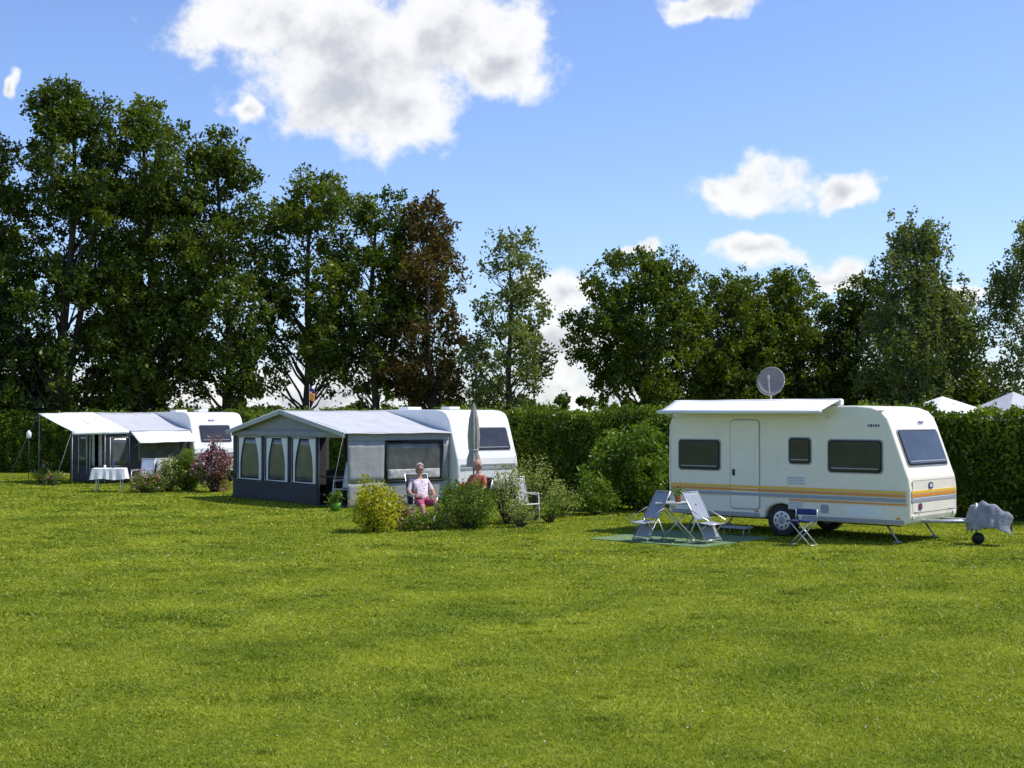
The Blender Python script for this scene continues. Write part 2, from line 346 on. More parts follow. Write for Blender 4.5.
tree('oak_tree',-13.0,60,15.5,2.7,3.4,5,oakd,tr=.24,nl=28000,ncl=125)
tree('oak_tree',-9.9,61,14.6,2.5,3.6,6,oak,tr=.22,nl=24000,ncl=112)
tree('oak_tree',-6.6,62,13.4,2.2,3.4,7,oak,tr=.2,nl=21000,ncl=100)
tree('copper_beech_tree',-3.5,62.5,12.9,2.35,3.2,8,brown,tr=.2,nl=23000,ncl=105)
tree('oak_tree',-5.1,64.5,12.6,1.9,3.4,27,oakd,tr=.18,nl=12000,ncl=70)
tree('ash_tree',.1,60,11.2,2.2,2.2,9,birch,tr=.16,nl=14000,ncl=95,tb=.4)
tree('oak_tree',6.5,62,10.5,3.1,3.2,10,oak,tr=.2,nl=25000,ncl=110)
tree('maple_tree',10.9,64,9.7,2.8,1.8,11,oak,tr=.2,nl=26000)
tree('maple_tree',12.6,67,9.6,2.3,1.8,31,oakd,tr=.2,nl=14000,ncl=80)
tree('maple_tree',14.2,65,9.9,2.5,1.8,12,oak,tr=.2,nl=25000)
tree('maple_tree',16.8,66,9.6,2.3,1.8,13,oakd,tr=.2,nl=23000)
tree('birch_tree',18.6,61,12.1,2.6,2.0,14,birch,birchbark,tr=.17,nl=36000,ncl=145,kind='birch',ls=.18,tb=.3)
tree('maple_tree',22.4,66,9.0,2.3,1.8,15,oakd,tr=.18,nl=21000)
tree('birch_tree',24.3,60,11.6,2.1,1.9,16,birch,birchbark,tr=.16,nl=22000,ncl=112,kind='birch',ls=.18,tb=.5)
tree('oak_tree',28.5,62,11,3,1.8,17,oak,tr=.2,nl=20000)

def mass(name,pts,mat,n,ls,seed):
    r=np.random.default_rng(seed); C=[];T=[]
    for (x,y,rx,h) in pts:
        m=int(n*rx*h/6); ns=max(6,m//40)
        c=np.stack([r.normal(0,.45,ns)*rx,r.normal(0,.45,ns)*rx*.6,r.random(ns)**.8*h],1); c[:,2]*=np.clip(1.15-np.abs(c[:,0])/rx*.6,.3,1)
        i=r.integers(0,ns,m); P=c[i]+r.normal(0,.22,(m,3)); P[:,0]+=x;P[:,1]+=y; P[:,2]=np.abs(P[:,2])
        C.append(P);T.append(r.uniform(0,.6,ns)[i]+r.uniform(-.1,.3,m))
    C=np.concatenate(C); return leaves(name,C,np.full(len(C),ls),np.concatenate(T),mat,None,r=r)
mass('understorey_shrubs',[(-33+i*1.9,64+rng.uniform(-1,1),1.7,(5.5 if i<6 else 2.9)*rng.uniform(.75,1.15)) for i in range(18)],oakd,1700,.22,50)
mass('understorey_shrubs',[(9+i*1.9,68+rng.uniform(-1,1),1.8,4.6*rng.uniform(.8,1.15)) for i in range(14)],oakd,1700,.22,51)
mass('distant_treeline',[(-60+i*5.0,125+rng.uniform(-8,8),5,4.0*rng.uniform(.7,1.25)) for i in range(30)],oakd,380,.6,52)

# ---------------------------------------------------------------- hedge
def hedge(name,P,h,t,n,seed):
    g=grp(name); r=np.random.default_rng(seed); P=np.array(P,float)
    for _ in range(3):
        Q=[P[0]]
        for a,b_ in zip(P[:-1],P[1:]): Q+= [a*.75+b_*.25,a*.25+b_*.75]
        Q.append(P[-1]); P=np.array(Q)
    seg_=np.linalg.norm(np.diff(P,axis=0),axis=1); cum=np.concatenate([[0],np.cumsum(seg_)]); Ln=cum[-1]
    def at(s):
        x=np.interp(s,cum,P[:,0]);y=np.interp(s,cum,P[:,1]); e=.3
        dx=np.interp(s+e,cum,P[:,0])-np.interp(s-e,cum,P[:,0]); dy=np.interp(s+e,cum,P[:,1])-np.interp(s-e,cum,P[:,1]); l=np.hypot(dx,dy); dx/=l;dy/=l
        nx=dy;ny=-dx
        f=np.where(ny>0,-1,1); return x,y,nx*f,ny*f
    def bumps(s): return .07*np.sin(s*1.7)+.05*np.sin(s*4.3+1)+.04*np.sin(s*9.1+2)
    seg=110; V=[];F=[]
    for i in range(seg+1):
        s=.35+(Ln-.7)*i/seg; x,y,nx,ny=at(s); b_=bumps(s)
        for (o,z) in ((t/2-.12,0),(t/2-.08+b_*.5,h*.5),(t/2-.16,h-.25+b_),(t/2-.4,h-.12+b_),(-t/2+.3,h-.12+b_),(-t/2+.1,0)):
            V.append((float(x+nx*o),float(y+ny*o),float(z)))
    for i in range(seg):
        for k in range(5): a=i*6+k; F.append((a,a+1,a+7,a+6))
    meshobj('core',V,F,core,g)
    s=r.uniform(.3,Ln-.3,n); part=r.random(n); b_=bumps(s)
    zf=r.uniform(.02,1,n)*h
    o=np.where(part<.68,t/2+b_*.8+r.normal(0,.07,n)+.05*np.sin(s*13+2)+.06*np.sin(zf*6+s*3)+.05*np.sin(zf*11-s*5)-.25*np.clip((zf-h+.3)/.3,0,1)**2,r.uniform(-t/2,t/2,n))
    z=np.where(part<.68,zf,h+b_*1.3+r.normal(0,.05,n)+np.where(r.random(n)<.05,r.uniform(0,.2,n),0))
    x,y,nx,ny=at(s)
    C=np.stack([x+nx*o,y+ny*o,z],1)
    T=.38+.2*np.sin(s*2.3+z*2)+.15*np.sin(s*7+z*5)+r.uniform(-.3,.4,n)
    leaves('foliage',C,np.full(n,.105),T,hedgeL,g,r=r)
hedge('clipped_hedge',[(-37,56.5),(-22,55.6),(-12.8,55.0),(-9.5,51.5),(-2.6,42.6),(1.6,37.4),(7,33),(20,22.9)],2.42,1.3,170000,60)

# ---------------------------------------------------------------- bushes
def bush(name,X,Y,rx,h,n,ls,mat,seed,sparse=0,fl=None,ry=None,spiky=0):
    g=grp(name,(X,Y,0)); r=np.random.default_rng(seed); ry=ry or rx; ns=max(10,n//35)
    u=r.normal(size=(ns,3)); u/=np.linalg.norm(u,axis=1,keepdims=True); rr=r.uniform(.45 if not sparse else .2,1,(ns,1))**.7
    c=u*rr*[rx,ry,h*.5]*(1+.18*np.sin(u[:,:1]*5+seed)+.12*np.cos(u[:,2:3]*6)); c[:,2]+=h*.5
    i=r.integers(0,ns,n); P=c[i]+r.normal(0,.055+.03*rx,(n,3)); 
    if spiky: P[:,2]+=r.exponential(spiky,n)
    P[:,2]=np.clip(P[:,2],.02,h*1.15)
    V=[];F=[]
    for k in range(0,ns,max(1,ns//40)):
        q=Vector(c[k]); tubegeo([(q.x*.15,q.y*.15,0),(q.x*.55,q.y*.55,q.z*.55),q],[.014,.01,.004],4,V,F,False)
    meshobj('stems',V,F,bark,g,recalc=False)
    leaves('foliage',P,np.full(n,ls),r.uniform(.1,.8,ns)[i]+r.uniform(-.15,.25,n),mat,g,r=r)
    if fl:
        m=fl[0]; j=r.integers(0,n,m); leaves('blossom',P[j]+r.normal(0,.04,(m,3))+[0,-.03,.04],np.full(m,fl[1]),r.uniform(0,1,m),fl[2],g,asp=1,r=r)
bush('round_shrub',3.2,32.4,1.0,2.02,10000,.10,bushg,70)
bush('round_shrub',2.5,32.9,.8,1.8,6000,.10,bushg,71)
bush('yellow_green_shrub',1.95,31.0,.5,.9,3600,.07,bushg,72)
bush('golden_shrub',-2.78,26.4,.46,1.0,5200,.06,bushy,73)
bush('boxwood_shrub',-.95,27.2,.58,.95,7500,.05,bushg,74)
bush('flowering_plant',-2.0,26.6,.33,.34,900,.06,bushg,75,fl=(70,.05,pink))
bush('flowering_plant',-1.6,26.9,.33,.34,1200,.05,bushg,76,fl=(40,.04,petal))
bush('flowering_plant',-2.35,27.0,.24,.6,800,.06,bushr,77,sparse=1,fl=(60,.05,pink))
bush('perennial_plant',-.1,28.2,.45,1.1,1800,.055,bushp,78,sparse=1,spiky=.1)
bush('perennial_plant',.45,29.2,.5,1.3,1800,.055,bushp,79,sparse=1,spiky=.1)
bush('perennial_plant',.15,27.4,.35,.5,1300,.05,bushp,80,sparse=1,spiky=.05)
bush('perennial_plant',.85,28.6,.35,.55,1000,.05,bushg,81,sparse=1,spiky=.05)
bush('perennial_plant',1.1,30.2,.4,.75,1200,.06,bushp,90,sparse=1,spiky=.05)
bush('purple_shrub',-9.25,40.6,.64,1.6,3600,.08,bushr,82,sparse=1,fl=(520,.07,pink))
bush('green_shrub',-10.3,41.2,.6,1.2,4200,.08,bushg,83)
bush('green_shrub',-10.75,40.8,.4,1.05,2400,.07,bushp,84)
bush('pink_flowering_shrub',-11.3,40.2,.5,.6,2600,.06,bushg,85,fl=(320,.06,pink))
bush('flowering_plant',-15.6,44.3,.3,.45,1000,.06,bushg,86,fl=(60,.07,pink))
bush('flowering_plant',-16.3,45.2,.25,.7,800,.06,bushg,87,fl=(50,.07,pink))
bush('potted_grass_plant',-4.35,32.2,.16,.45,500,.06,bushg,88)
tubes('plant_pot',None,[([(-4.35,32.2,.01),(-4.35,32.2,.2)],[.09,.13])],M('green_pot',(.12,.35,.03),.4),12)

# ---------------------------------------------------------------- caravan
def profile(Lc,zt,arch):
    p=[(0.03,.34),(0.0,.42),(-.01,1.2),(0.0,2.0),(.03,2.2),(.09,zt-.17),(.2,zt-.07),(.42,zt-.02),(Lc*.5,zt+.01),(Lc-1.0,zt),(Lc-.72,zt-.03),(Lc-.53,zt-.10),(Lc-.42,zt-.22),(Lc-.35,2.15),
       (Lc-.07,1.36),(Lc-.01,1.2),(Lc+.02,1.0),(Lc+.02,.5),(Lc-.02,.38),(Lc-.1,.34)]
    for k in range(9):
        a=rad(k*22.5); p.append((arch+.37*math.cos(a),.34+.30*math.sin(a)))
    return p
def wheel(p,x,y,r=.31):
    tubes('tyre',p,[([(x,y-.09,r),(x,y-.075,r),(x,y+.075,r),(x,y+.09,r)],[r-.03,r,r,r-.03])],black,28,False)
    tubes('rim',p,[([(x,y-.097,r),(x,y-.088,r)],[r*.45,r*.64])],alu,24,False)
    tubes('hub',p,[([(x,y-.12,r),(x,y-.095,r)],[.04,.07])],greypl,12,False)
    V=[];F=[]
    for k in range(8):
        a=k*math.pi/4; tubegeo([(x+.13*math.cos(a),y-.099,r+.13*math.sin(a)),(x+.13*math.cos(a),y-.0975,r+.13*math.sin(a))],[.022,.022],8,V,F)
    meshobj('rim_holes',V,F,black,p)
def caravan_body(g,Lc,Wd,zt,arch,mat):
    p=profile(Lc,zt,arch); n=len(p)
    V=[(x,0,z) for x,z in p]+[(x,Wd,z) for x,z in p]
    F=[tuple(range(n)),tuple(range(2*n-1,n-1,-1))]+[(i,(i+1)%n,(i+1)%n+n,i+n) for i in range(n)]
    o=meshobj('body_shell',V,F,mat,g); bevel(o,.045,4)
    box('underfloor',g,(Lc/2,Wd/2,.335),(Lc-.5,Wd-.3,.05),black)
    box('wheel_housing',g,(arch,Wd/2,.5),(.86,Wd-.62,.42),black)
    for y in (.13,Wd-.13): wheel(g,arch,y)
    box('axle',g,(arch,Wd/2,.3),(.08,Wd-.3,.08),steel)
    for x,y in ((.5,.25),(.5,Wd-.25),(Lc-.55,.25),(Lc-.55,Wd-.25)):
        tubes('corner_steady',g,[([(x,y,.33),(x+(-.22 if x<1 else .22),y,.03)],.018)],steel,6); box('steady_foot',g,(x+(-.22 if x<1 else .22),y,.018),(.12,.12,.03),steel)
    yc=Wd/2
    tubes('hitch_frame',g,[([(Lc-.6,yc-.65,.38),(Lc+1.05,yc,.42)],.035),([(Lc-.6,yc+.65,.38),(Lc+1.05,yc,.42)],.035),([(Lc+.9,yc,.43),(Lc+1.4,yc,.46)],.04),([(Lc+.45,yc-.25,.4),(Lc+.45,yc+.25,.4)],.02)],steel,8)
    tubes('jockey_wheel_post',g,[([(Lc+.85,yc-.09,.75),(Lc+.85,yc-.09,.2)],.024)],alu,8)
    tubes('jockey_wheel',g,[([(Lc+.88,yc-.13,.11),(Lc+.88,yc-.05,.11)],.105)],black,16)
def cwindow(g,x0,x1,z0,z1,y=0,rot=(0,0,0),loc=None):
    w=x1-x0;h=z1-z0; c=loc or ((x0+x1)/2,y,(z0+z1)/2)
    rrect('window_seal',g,c,w+.07,h+.07,.075,.014,greypl,rot)
    R=Euler([rad(a) for a in rot]).to_matrix(); 
    c2=Vector(c)+R@Vector((0,-.010,0)); rrect('window_frame',g,c2,w+.03,h+.03,.07,.012,black,rot)
    c3=Vector(c)+R@Vector((0,-.020,0)); rrect('window_pane',g,c3,w-.02,h-.02,.06,.016,glass,rot,.006)
    c4=Vector(c)+R@Vector((0,-.037,-h*.5+.06)); rrect('window_catch_rail',g,c4,w*.9,.018,.008,.006,greypl,rot,0)

g=grp('touring_caravan',(CV[0],CV[1],0),CA); Lc=5.22; Wd=2.12
caravan_body(g,Lc,Wd,2.53,2.61,cream)
cwindow(g,.28,1.23,1.27,1.84); cwindow(g,2.82,3.25,1.44,1.90); cwindow(g,3.65,4.70,1.30,1.87)
rrect('door_gap',g,(1.82,0,1.385),.68,1.78,.09,.010,greypl)
rrect('door',g,(1.82,-.008,1.385),.645,1.745,.08,.016,cream,bv=.007)
rrect('door_inset',g,(1.82,-.025,1.62),.47,.95,.06,.006,cream,bv=.003)
rrect('door_handle',g,(1.58,-.024,1.22),.05,.13,.02,.03,black)
box('door_step',g,(1.82,-.32,.16),(.55,.32,.04),greypl); tubes('step_legs',g,[([(1.6,-.22,.15),(1.6,-.2,0)],.012),([(2.04,-.22,.15),(2.04,-.2,0)],.012),([(1.6,-.42,.15),(1.6,-.45,0)],.012),([(2.04,-.42,.15),(2.04,-.45,0)],.012)],steel,6)
SB=((yellow,.945,.050),(orange,.882,.042),(greyst,.80,.060))
for m,z,h in SB: box('side_stripe',g,(2.62,-.0285,z),(5.1,.004,h),m,bv=0)
box('stripe_swoosh',g,(4.0,-.0285,.725),(2.4,.004,.028),orange,bv=0)
for m,z,h in SB: box('front_stripe',g,(Lc+.030,Wd/2,z),(.008,Wd-.12,h),m,bv=0)
for (x,z,w,h) in ((2.95,1.10,.40,.16),(2.95,.62,.34,.16)):
    rrect('fridge_vent',g,(x,0,z),w,h,.02,.012,white)
    for k in range(5): box('vent_slat',g,(x,-.015,z-h*.38+k*h*.19),(w-.05,.008,.011),greypl,bv=0)
rrect('service_hatch',g,(.55,0,.60),.55,.24,.04,.010,white); rrect('service_hatch',g,(4.35,0,.57),.75,.22,.04,.010,white)
rrect('gas_vent',g,(3.55,0,.58),.16,.16,.03,.012,greypl)
box('skirt_front',g,(4.1,-.006,.40),(2.05,.012,.07),greypl,bv=.003); box('skirt_rear',g,(1.12,-.006,.40),(2.05,.012,.07),greypl,bv=.003)
for x in (.12,2.08,5.02): rrect('marker_lamp',g,(x,-.012,.47),.07,.035,.012,.016,amber)
box('corner_trim',g,(.045,-.006,1.3),(.025,.012,1.75),alu,bv=.003)
th=math.degrees(math.atan2(.28,.79))
cwindow(g,0,1.72,0,.66,rot=(-th,0,90),loc=(Lc-.205,Wd/2,1.745))
rrect('gas_locker_gap',g,(Lc+.016,Wd/2,.86),1.9,.60,.05,.006,greypl,(0,0,90)); 
rrect('gas_locker_door',g,(Lc+.018,Wd/2,.86),1.87,.57,.05,.006,cream,(0,0,90))
rrect('emblem',g,(Lc+.030,Wd*.42,1.05),.2,.12,.06,.006,blue,(0,0,90),0); rrect('emblem_inner',g,(Lc+.036,Wd*.42,1.05),.1,.06,.03,.004,white,(0,0,90),0)
rrect('emblem',g,(Lc+.030,Wd*.2,.68),.16,.12,.05,.006,blue,(0,0,90),0); rrect('emblem_inner',g,(Lc+.036,Wd*.2,.68),.08,.06,.025,.004,red,(0,0,90),0)
for y in (.16,Wd-.16): rrect('front_lamp',g,(Lc+.02,y,.5),.12,.07,.02,.02,white,(0,0,90))
tubes('grab_handle',g,[([(Lc+.02,.2,.58),(Lc+.09,.2,.58),(Lc+.09,.42,.58),(Lc+.02,.42,.58)],.013),([(Lc+.02,Wd-.2,.58),(Lc+.09,Wd-.2,.58),(Lc+.09,Wd-.42,.58),(Lc+.02,Wd-.42,.58)],.013)],greypl,6)
for k,(x,h) in enumerate(((4.55,.04),(4.60,.06),(4.65,.04),(4.70,.05),(4.75,.04))):
    box('lettering',g,(x-.1,-.003,2.16),(.028,.006,h),blue,bv=0)
for k,(x,h) in enumerate(((.35,.04),(.41,.06),(.47,.04),(.53,.05))):
    box('lettering',g,(Lc-.355,x+.9,2.22),(.006,.035,h),blue,bv=0,rot=(0,-19,0))
box('awning_rail',g,(2.5,.02,2.43),(4.5,.02,.025),alu)
sheet('awning_canopy',g,[(.12,-.50,2.43),(3.72,-.50,2.43),(3.85,.12,2.66),(.1,.12,2.66)],whitefab,24,8,.0,.004,.012)
tubes('awning_roller',g,[([(.10,-.50,2.42),(3.74,-.50,2.42)],.04)],white,12)
box('awning_housing',g,(1.97,.12,2.60),(3.8,.14,.12),white,bv=.03)
tubes('awning_arm',g,[([(.15,-.02,2.3),(.15,-.48,2.42)],.012),([(3.65,-.02,2.3),(3.65,-.48,2.42)],.012)],alu,6)
tubes('roof_flue',g,[([(.7,1.6,2.5),(.7,1.6,2.68)],.03)],alu,8)
def dish(p,c,r,nrm,mat):
    nrm=Vector(nrm).normalized(); q=nrm.to_track_quat('Z','Y'); V=[];F=[]; R_=7;K=28
    for i in range(R_+1):
        rr=r*i/R_
        for k in range(K):
            a=2*math.pi*k/K; v=Vector((rr*math.cos(a),rr*math.sin(a)*1.1,.22*rr*rr/r)); V.append(Vector(c)+q@v)
    for i in range(R_):
        for k in range(K): F.append((i*K+k,i*K+(k+1)%K,(i+1)*K+(k+1)%K,(i+1)*K+k))
    o=meshobj('dish_reflector',V,F,mat,p,smooth=True,recalc=False); m=o.modifiers.new('s','SOLIDIFY'); m.thickness=.012
    tubes('dish_rim',p,[([Vector(c)+q@Vector((r*math.cos(a),r*math.sin(a)*1.1,.22*r)) for a in [2*math.pi*k/28 for k in range(29)]],.009)],greypl,6)
    f=Vector(c)+q@Vector((0,-.02,.34)); tubes('lnb_arm',p,[([Vector(c)+q@Vector((0,-r*1.08,.05)),f],.012),([f-nrm*.05,f+nrm*.03],.03)],greypl,8)
d=grp('satellite_dish',(5.30,26.57,0)); 
dish(d,(0,0,3.03),.28,(-.35,-.9,.35),M('dish_grey',(.21,.20,.19),.6,.1))
tubes('mast',d,[([(0,.03,2.52),(0,.03,3.0)],.02),([(-.2,.03,2.555),(.2,.03,2.555)],.015)],steel,8)

def blob(name,p,loc,sc,mat,seed,amp=.18,sub=4,freq=3.2):
    bm=bmesh.new(); bmesh.ops.create_icosphere(bm,subdivisions=sub,radius=1); r=np.random.default_rng(seed); ks=r.normal(0,freq,(7,3)); ph=r.uniform(0,6,7)
    for v in bm.verts:
        c=v.co.copy(); d_=sum(abs(math.sin(k[0]*c.x+k[1]*c.y+k[2]*c.z+q)) for k,q in zip(ks,ph))/7
        v.co=c*(1-amp+amp*2*d_); v.co.x*=sc[0];v.co.y*=sc[1];v.co.z*=sc[2]
    me=bpy.data.meshes.new(name); bm.to_mesh(me); bm.free(); me.materials.append(mat)
    me.polygons.foreach_set('use_smooth',[True]*len(me.polygons)); o=link(bpy.data.objects.new(name,me),p); o.location=loc; return o
# fabric cover draped over the coupling: a tent-like drape with creased folds running down to a loose hem
def drape(name,p,x0,x1,yc,ridge,hw,hem,mat,seed):
    r=np.random.default_rng(seed); V=[];F=[];nx=60;ny=36; ph=r.uniform(0,6,5)
    for j in range(ny+1):
        v=j/ny*2-1; s=abs(v); sg=1 if v>0 else -1
        for i in range(nx+1):
            u=i/nx; x=x0+(x1-x0)*u; zt=ridge(u); endf=min(1,min(u,1-u)/.12)**.5
            spread=(.03+hw*s**.75)*(.45+.55*endf)
            fold=s*(.035*abs(math.sin(u*10+ph[0]+s*.9))+.022*abs(math.sin(u*17+ph[1]-s*1.3)))
            z=zt-(zt-hem-.03*math.sin(u*8+ph[2]))*s**1.25-(1-endf)*.10
            V.append((x+.02*math.sin(s*5+ph[3]),yc+sg*(spread+fold-.02),z+.012*math.sin(u*23+s*4)))
    for j in range(ny):
        for i in range(nx): k=j*(nx+1)+i; F.append((k,k+1,k+nx+2,k+nx+1))
    o=meshobj(name,V,F,mat,p,smooth=True,recalc=False); m=o.modifiers.new('s','SOLIDIFY'); m.thickness=.008; return o
drape('hitch_cover',g,Lc+.68,Lc+1.48,Wd/2-.03,lambda u:.76-.12*u+.09*math.exp(-((u-.28)/.11)**2)-.05*math.sin(u*9),.15,.30,cover,5)

mo=meshobj('ground_mat',[(.1,-2.85,0),(2.65,-2.85,0),(2.65,-.3,0),(.1,-.3,0)],[(0,1,2,3)],matm,recalc=False); mo.location=(CV[0],CV[1],.012); mo.rotation_euler=(0,0,rad(CA))
sm=mo.modifiers.new('s','SOLIDIFY'); sm.thickness=.008

t=grp('camping_table',(3.1,24.45,0),-12)
box('table_top',t,(0,0,.71),(.78,.62,.03),M('table_top',(.45,.47,.45),.5)); tubes('table_legs',t,[([(-.33,-.25,.7),(.3,-.25,.02)],.012),([(.33,-.25,.7),(-.3,-.25,.02)],.012),([(-.33,.25,.7),(.3,.25,.02)],.012),([(.33,.25,.7),(-.3,.25,.02)],.012),([(-.3,-.25,.02),(-.3,.25,.02)],.012),([(.3,-.25,.02),(.3,.25,.02)],.012)],alu,8)
tubes('flower_pot',t,[([(0.02,0,.725),(.02,0,.84)],[.05,.07])],terra,12)
leaves('pot_plant',np.random.default_rng(3).normal(0,.06,(160,3))*[1,1,.8]+[.02,0,.92],np.full(160,.05),np.random.default_rng(4).random(160),bushg,t)
def leaning(name,loc,rz,side):
    c=grp(name,loc,rz); s=side
    f=Vector((s*.74,0,.03)); h=Vector((s*.20,0,.93)); w=.25
    def P(t_,y): q=f.lerp(h,t_); return (q.x,y,q.z)
    tubes('frame',c,[([P(0,-w),P(1,-w*.92),P(1,w*.92),P(0,w)],.012),([P(.45,-w),(s*.30,-w,.02)],.011),([P(.45,w),(s*.30,w,.02)],.011),([P(.05,-w),P(.05,w)],.010),([(s*.30,-w,.02),(s*.30,w,.02)],.010),
        ([P(.66,-w-.02),(s*.80,-w-.02,.44),P(.22,-w-.02)],.012),([P(.66,w+.02),(s*.80,w+.02,.44),P(.22,w+.02)],.012)],alu,8)
    sheet('fabric_back',c,[P(.45,-w+.01),P(.45,w-.01),P(.98,w*.9),P(.98,-w*.9)],striped,6,10,.02,.003,.006)
    sheet('fabric_seat',c,[(s*.80,-w+.02,.36),(s*.80,w-.02,.36),P(.40,w-.02),P(.40,-w+.02)],striped,6,6,.02,.003,.006)
    sheet('fabric_legrest',c,[P(.08,-w+.02),P(.08,w-.02),P(.34,w-.02),P(.34,-w+.02)],striped,6,6,.02,.003,.006)
    tubes('seat_rail',c,[([(s*.80,-w,.36),(s*.80,w,.36)],.011)],alu,6)
leaning('folding_chair',(3.02,24.5,0),28,-1); leaning('folding_chair',(3.15,24.3,0),-42,1)
st=grp('folding_stool',(5.26,23.55,0),-35)
tubes('legs',st,[([(-.2,-.15,.01),(.2,-.15,.44)],.012),([(.2,-.15,.01),(-.2,-.15,.44)],.012),([(-.2,.15,.01),(.2,.15,.44)],.012),([(.2,.15,.01),(-.2,.15,.44)],.012),([(-.2,-.15,.01),(-.2,.15,.01)],.012),([(.2,-.15,.01),(.2,.15,.01)],.012),([(.2,.15,.44),(.2,.17,.64)],.011),([(-.2,.15,.44),(-.2,.17,.64)],.011)],alu,8)
sheet('seat',st,[(-.21,-.17,.45),(.21,-.17,.45),(.21,.17,.45),(-.21,.17,.45)],blue,8,6,.04,.002,.01); sheet('backrest',st,[(-.2,.165,.54),(.2,.165,.54),(.2,.17,.65),(-.2,.17,.65)],blue,8,3,0,.003,.008)

# ---------------------------------------------------------------- middle awning tent + caravan
T=grp('awning_tent',(TV[0],TV[1],0),TA); WD=6.0; LX=3.25; EV=1.93; RG=2.50
def wall_panel(p,plane,a0,a1,z0,z1,mat,off=0,nm='wall_panel',sd=0,th=.008):
    if plane=='x': q=[(off,a0,z0),(off,a1,z0),(off,a1,z1),(off,a0,z1)]
    else: q=[(a0,off,z0),(a1,off,z0),(a1,off,z1),(a0,off,z1)]
    return sheet(nm,p,q,mat,max(3,int((a1-a0)*8)),6,0,.006,th,sd)
wins=[(1.52,2.72),(2.95,4.15),(4.37,5.72)]
wall_panel(T,'x',1.42,6.0,0.0,.56,darkfab,sd=1); wall_panel(T,'x',1.42,6.0,1.78,EV,darkfab,sd=2)
for a,b_ in ((1.42,1.52),(2.72,2.95),(4.15,4.37),(5.72,6.0)): wall_panel(T,'x',a,b_,.56,1.78,darkfab,sd=3)
clearw=M('window_film',(.10,.105,.10),.12,.3,3,spec=.6)
for a,b_ in wins:
    wall_panel(T,'x',a+.03,b_-.03,.56,1.78,clearw,.03,'window_film',4,.004)
    tubes('window_piping',T,[([(-.01,a,.57),(-.01,b_,.57),(-.01,b_,1.77),(-.01,a,1.77),(-.01,a,.57)],.020)],whitefab,5)
    for s0,s1,e in ((a+.05,a+.36,a+.18),(b_-.05,b_-.36,b_-.18)):
        V=[];F=[]; nz=10;nx=8
        for j in range(nz+1):
            tz=j/nz; z=1.74-tz*1.15; wdt=(1-.7*math.sin(min(1,tz*1.4)*math.pi/2))
            for i in range(nx+1):
                u=i/nx; V.append((-.0+.012*math.sin(u*25),s0+(s1-s0)*u*wdt,z))
        for j in range(nz):
            for i in range(nx): k=j*(nx+1)+i; F.append((k,k+1,k+nx+2,k+nx+1))
        o=meshobj('curtain',V,F,whitefab,T,smooth=True,recalc=False)
meshobj('gable_panel',[(0.0,0,EV),(0,WD,EV),(0,WD/2+.1,RG-.02)],[(0,1,2)],midfab,T)
for y0,z0,y1,z1,sd in ((-.12,EV-.03,WD/2+.1,RG,5),(WD+.12,EV-.03,WD/2+.1,RG,6)):
    sheet('gable_valance',T,[(-.18,y0,z0-.10),(-.18,y1,z1-.10),(-.18,y1,z1+.015),(-.18,y0,z0+.015)],greyfab,20,3,0,.006,.008,sd)
    tubes('valance_piping',T,[([(-.18,y0,z0+.02),(-.18,y1,z1+.02)],.018)],whitefab,6)
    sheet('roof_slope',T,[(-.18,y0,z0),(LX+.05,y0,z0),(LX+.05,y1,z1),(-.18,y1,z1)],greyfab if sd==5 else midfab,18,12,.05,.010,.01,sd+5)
sheet('head_valance',T,[(-.06,0,EV-.14),(-.06,WD,EV-.14),(-.06,WD,EV+.02),(-.06,0,EV+.02)],midfab,40,3,0,.012,.008,9)
wall_panel(T,'y',0,LX,0,.62,midfab,sd=11); wall_panel(T,'y',0,LX,1.70,EV,midfab,sd=12); wall_panel(T,'y',0,1.15,.62,1.70,midfab,sd=13); wall_panel(T,'y',3.05,LX,.62,1.70,midfab,sd=14)
wall_panel(T,'y',1.2,3.0,.65,1.67,clearw,.02,'side_window',15,.004)
tubes('side_window_frame',T,[([(1.17,-.01,.63),(3.03,-.01,.63),(3.03,-.01,1.69),(1.17,-.01,1.69),(1.17,-.01,.63)],.035)],black,5)
wall_panel(T,'y',1.25,2.95,.70,.95,curtain,.005,'side_curtain',16,.004)
wall_panel(T,'y',0,LX,0,EV,darkfab,WD,sd=17)
tubes('poles',T,[([(.04,.04,0),(.04,.04,EV)],.016),([(.04,1.42,0),(.04,1.42,EV+.15)],.016),([(.04,5.96,0),(.04,5.96,EV)],.016),([(.04,3.1,0),(.04,3.1,RG)],.016),([(.04,.04,EV),(.04,3.1,RG-.03),(.04,5.96,EV)],.016),([(LX-.05,.04,0),(LX-.05,.04,EV)],.016)],steel,6)
tubes('guy_ropes',T,[([(-.18,-.1,EV),(-.9,-.5,0)],.0035),([(-.18,WD+.1,EV),(-.9,WD+.4,0)],.0035)],greyfab,4)
box('groundsheet',T,(LX/2,WD/2,.012),(LX-.1,WD-.1,.01),darkfab,bv=0)
box('skirt_band',T,(-.02,3.7,.05),(.02,4.6,.09),black,bv=0)
box('cabinet',T,(2.2,3.6,.4),(.5,1.0,.8),greypl); box('inner_table',T,(1.3,2.6,.68),(.7,.9,.03),white); tubes('inner_table_legs',T,[([(1.05,2.2,0),(1.05,2.2,.67)],.014),([(1.55,3,0),(1.55,3,.67)],.014)],alu,6)

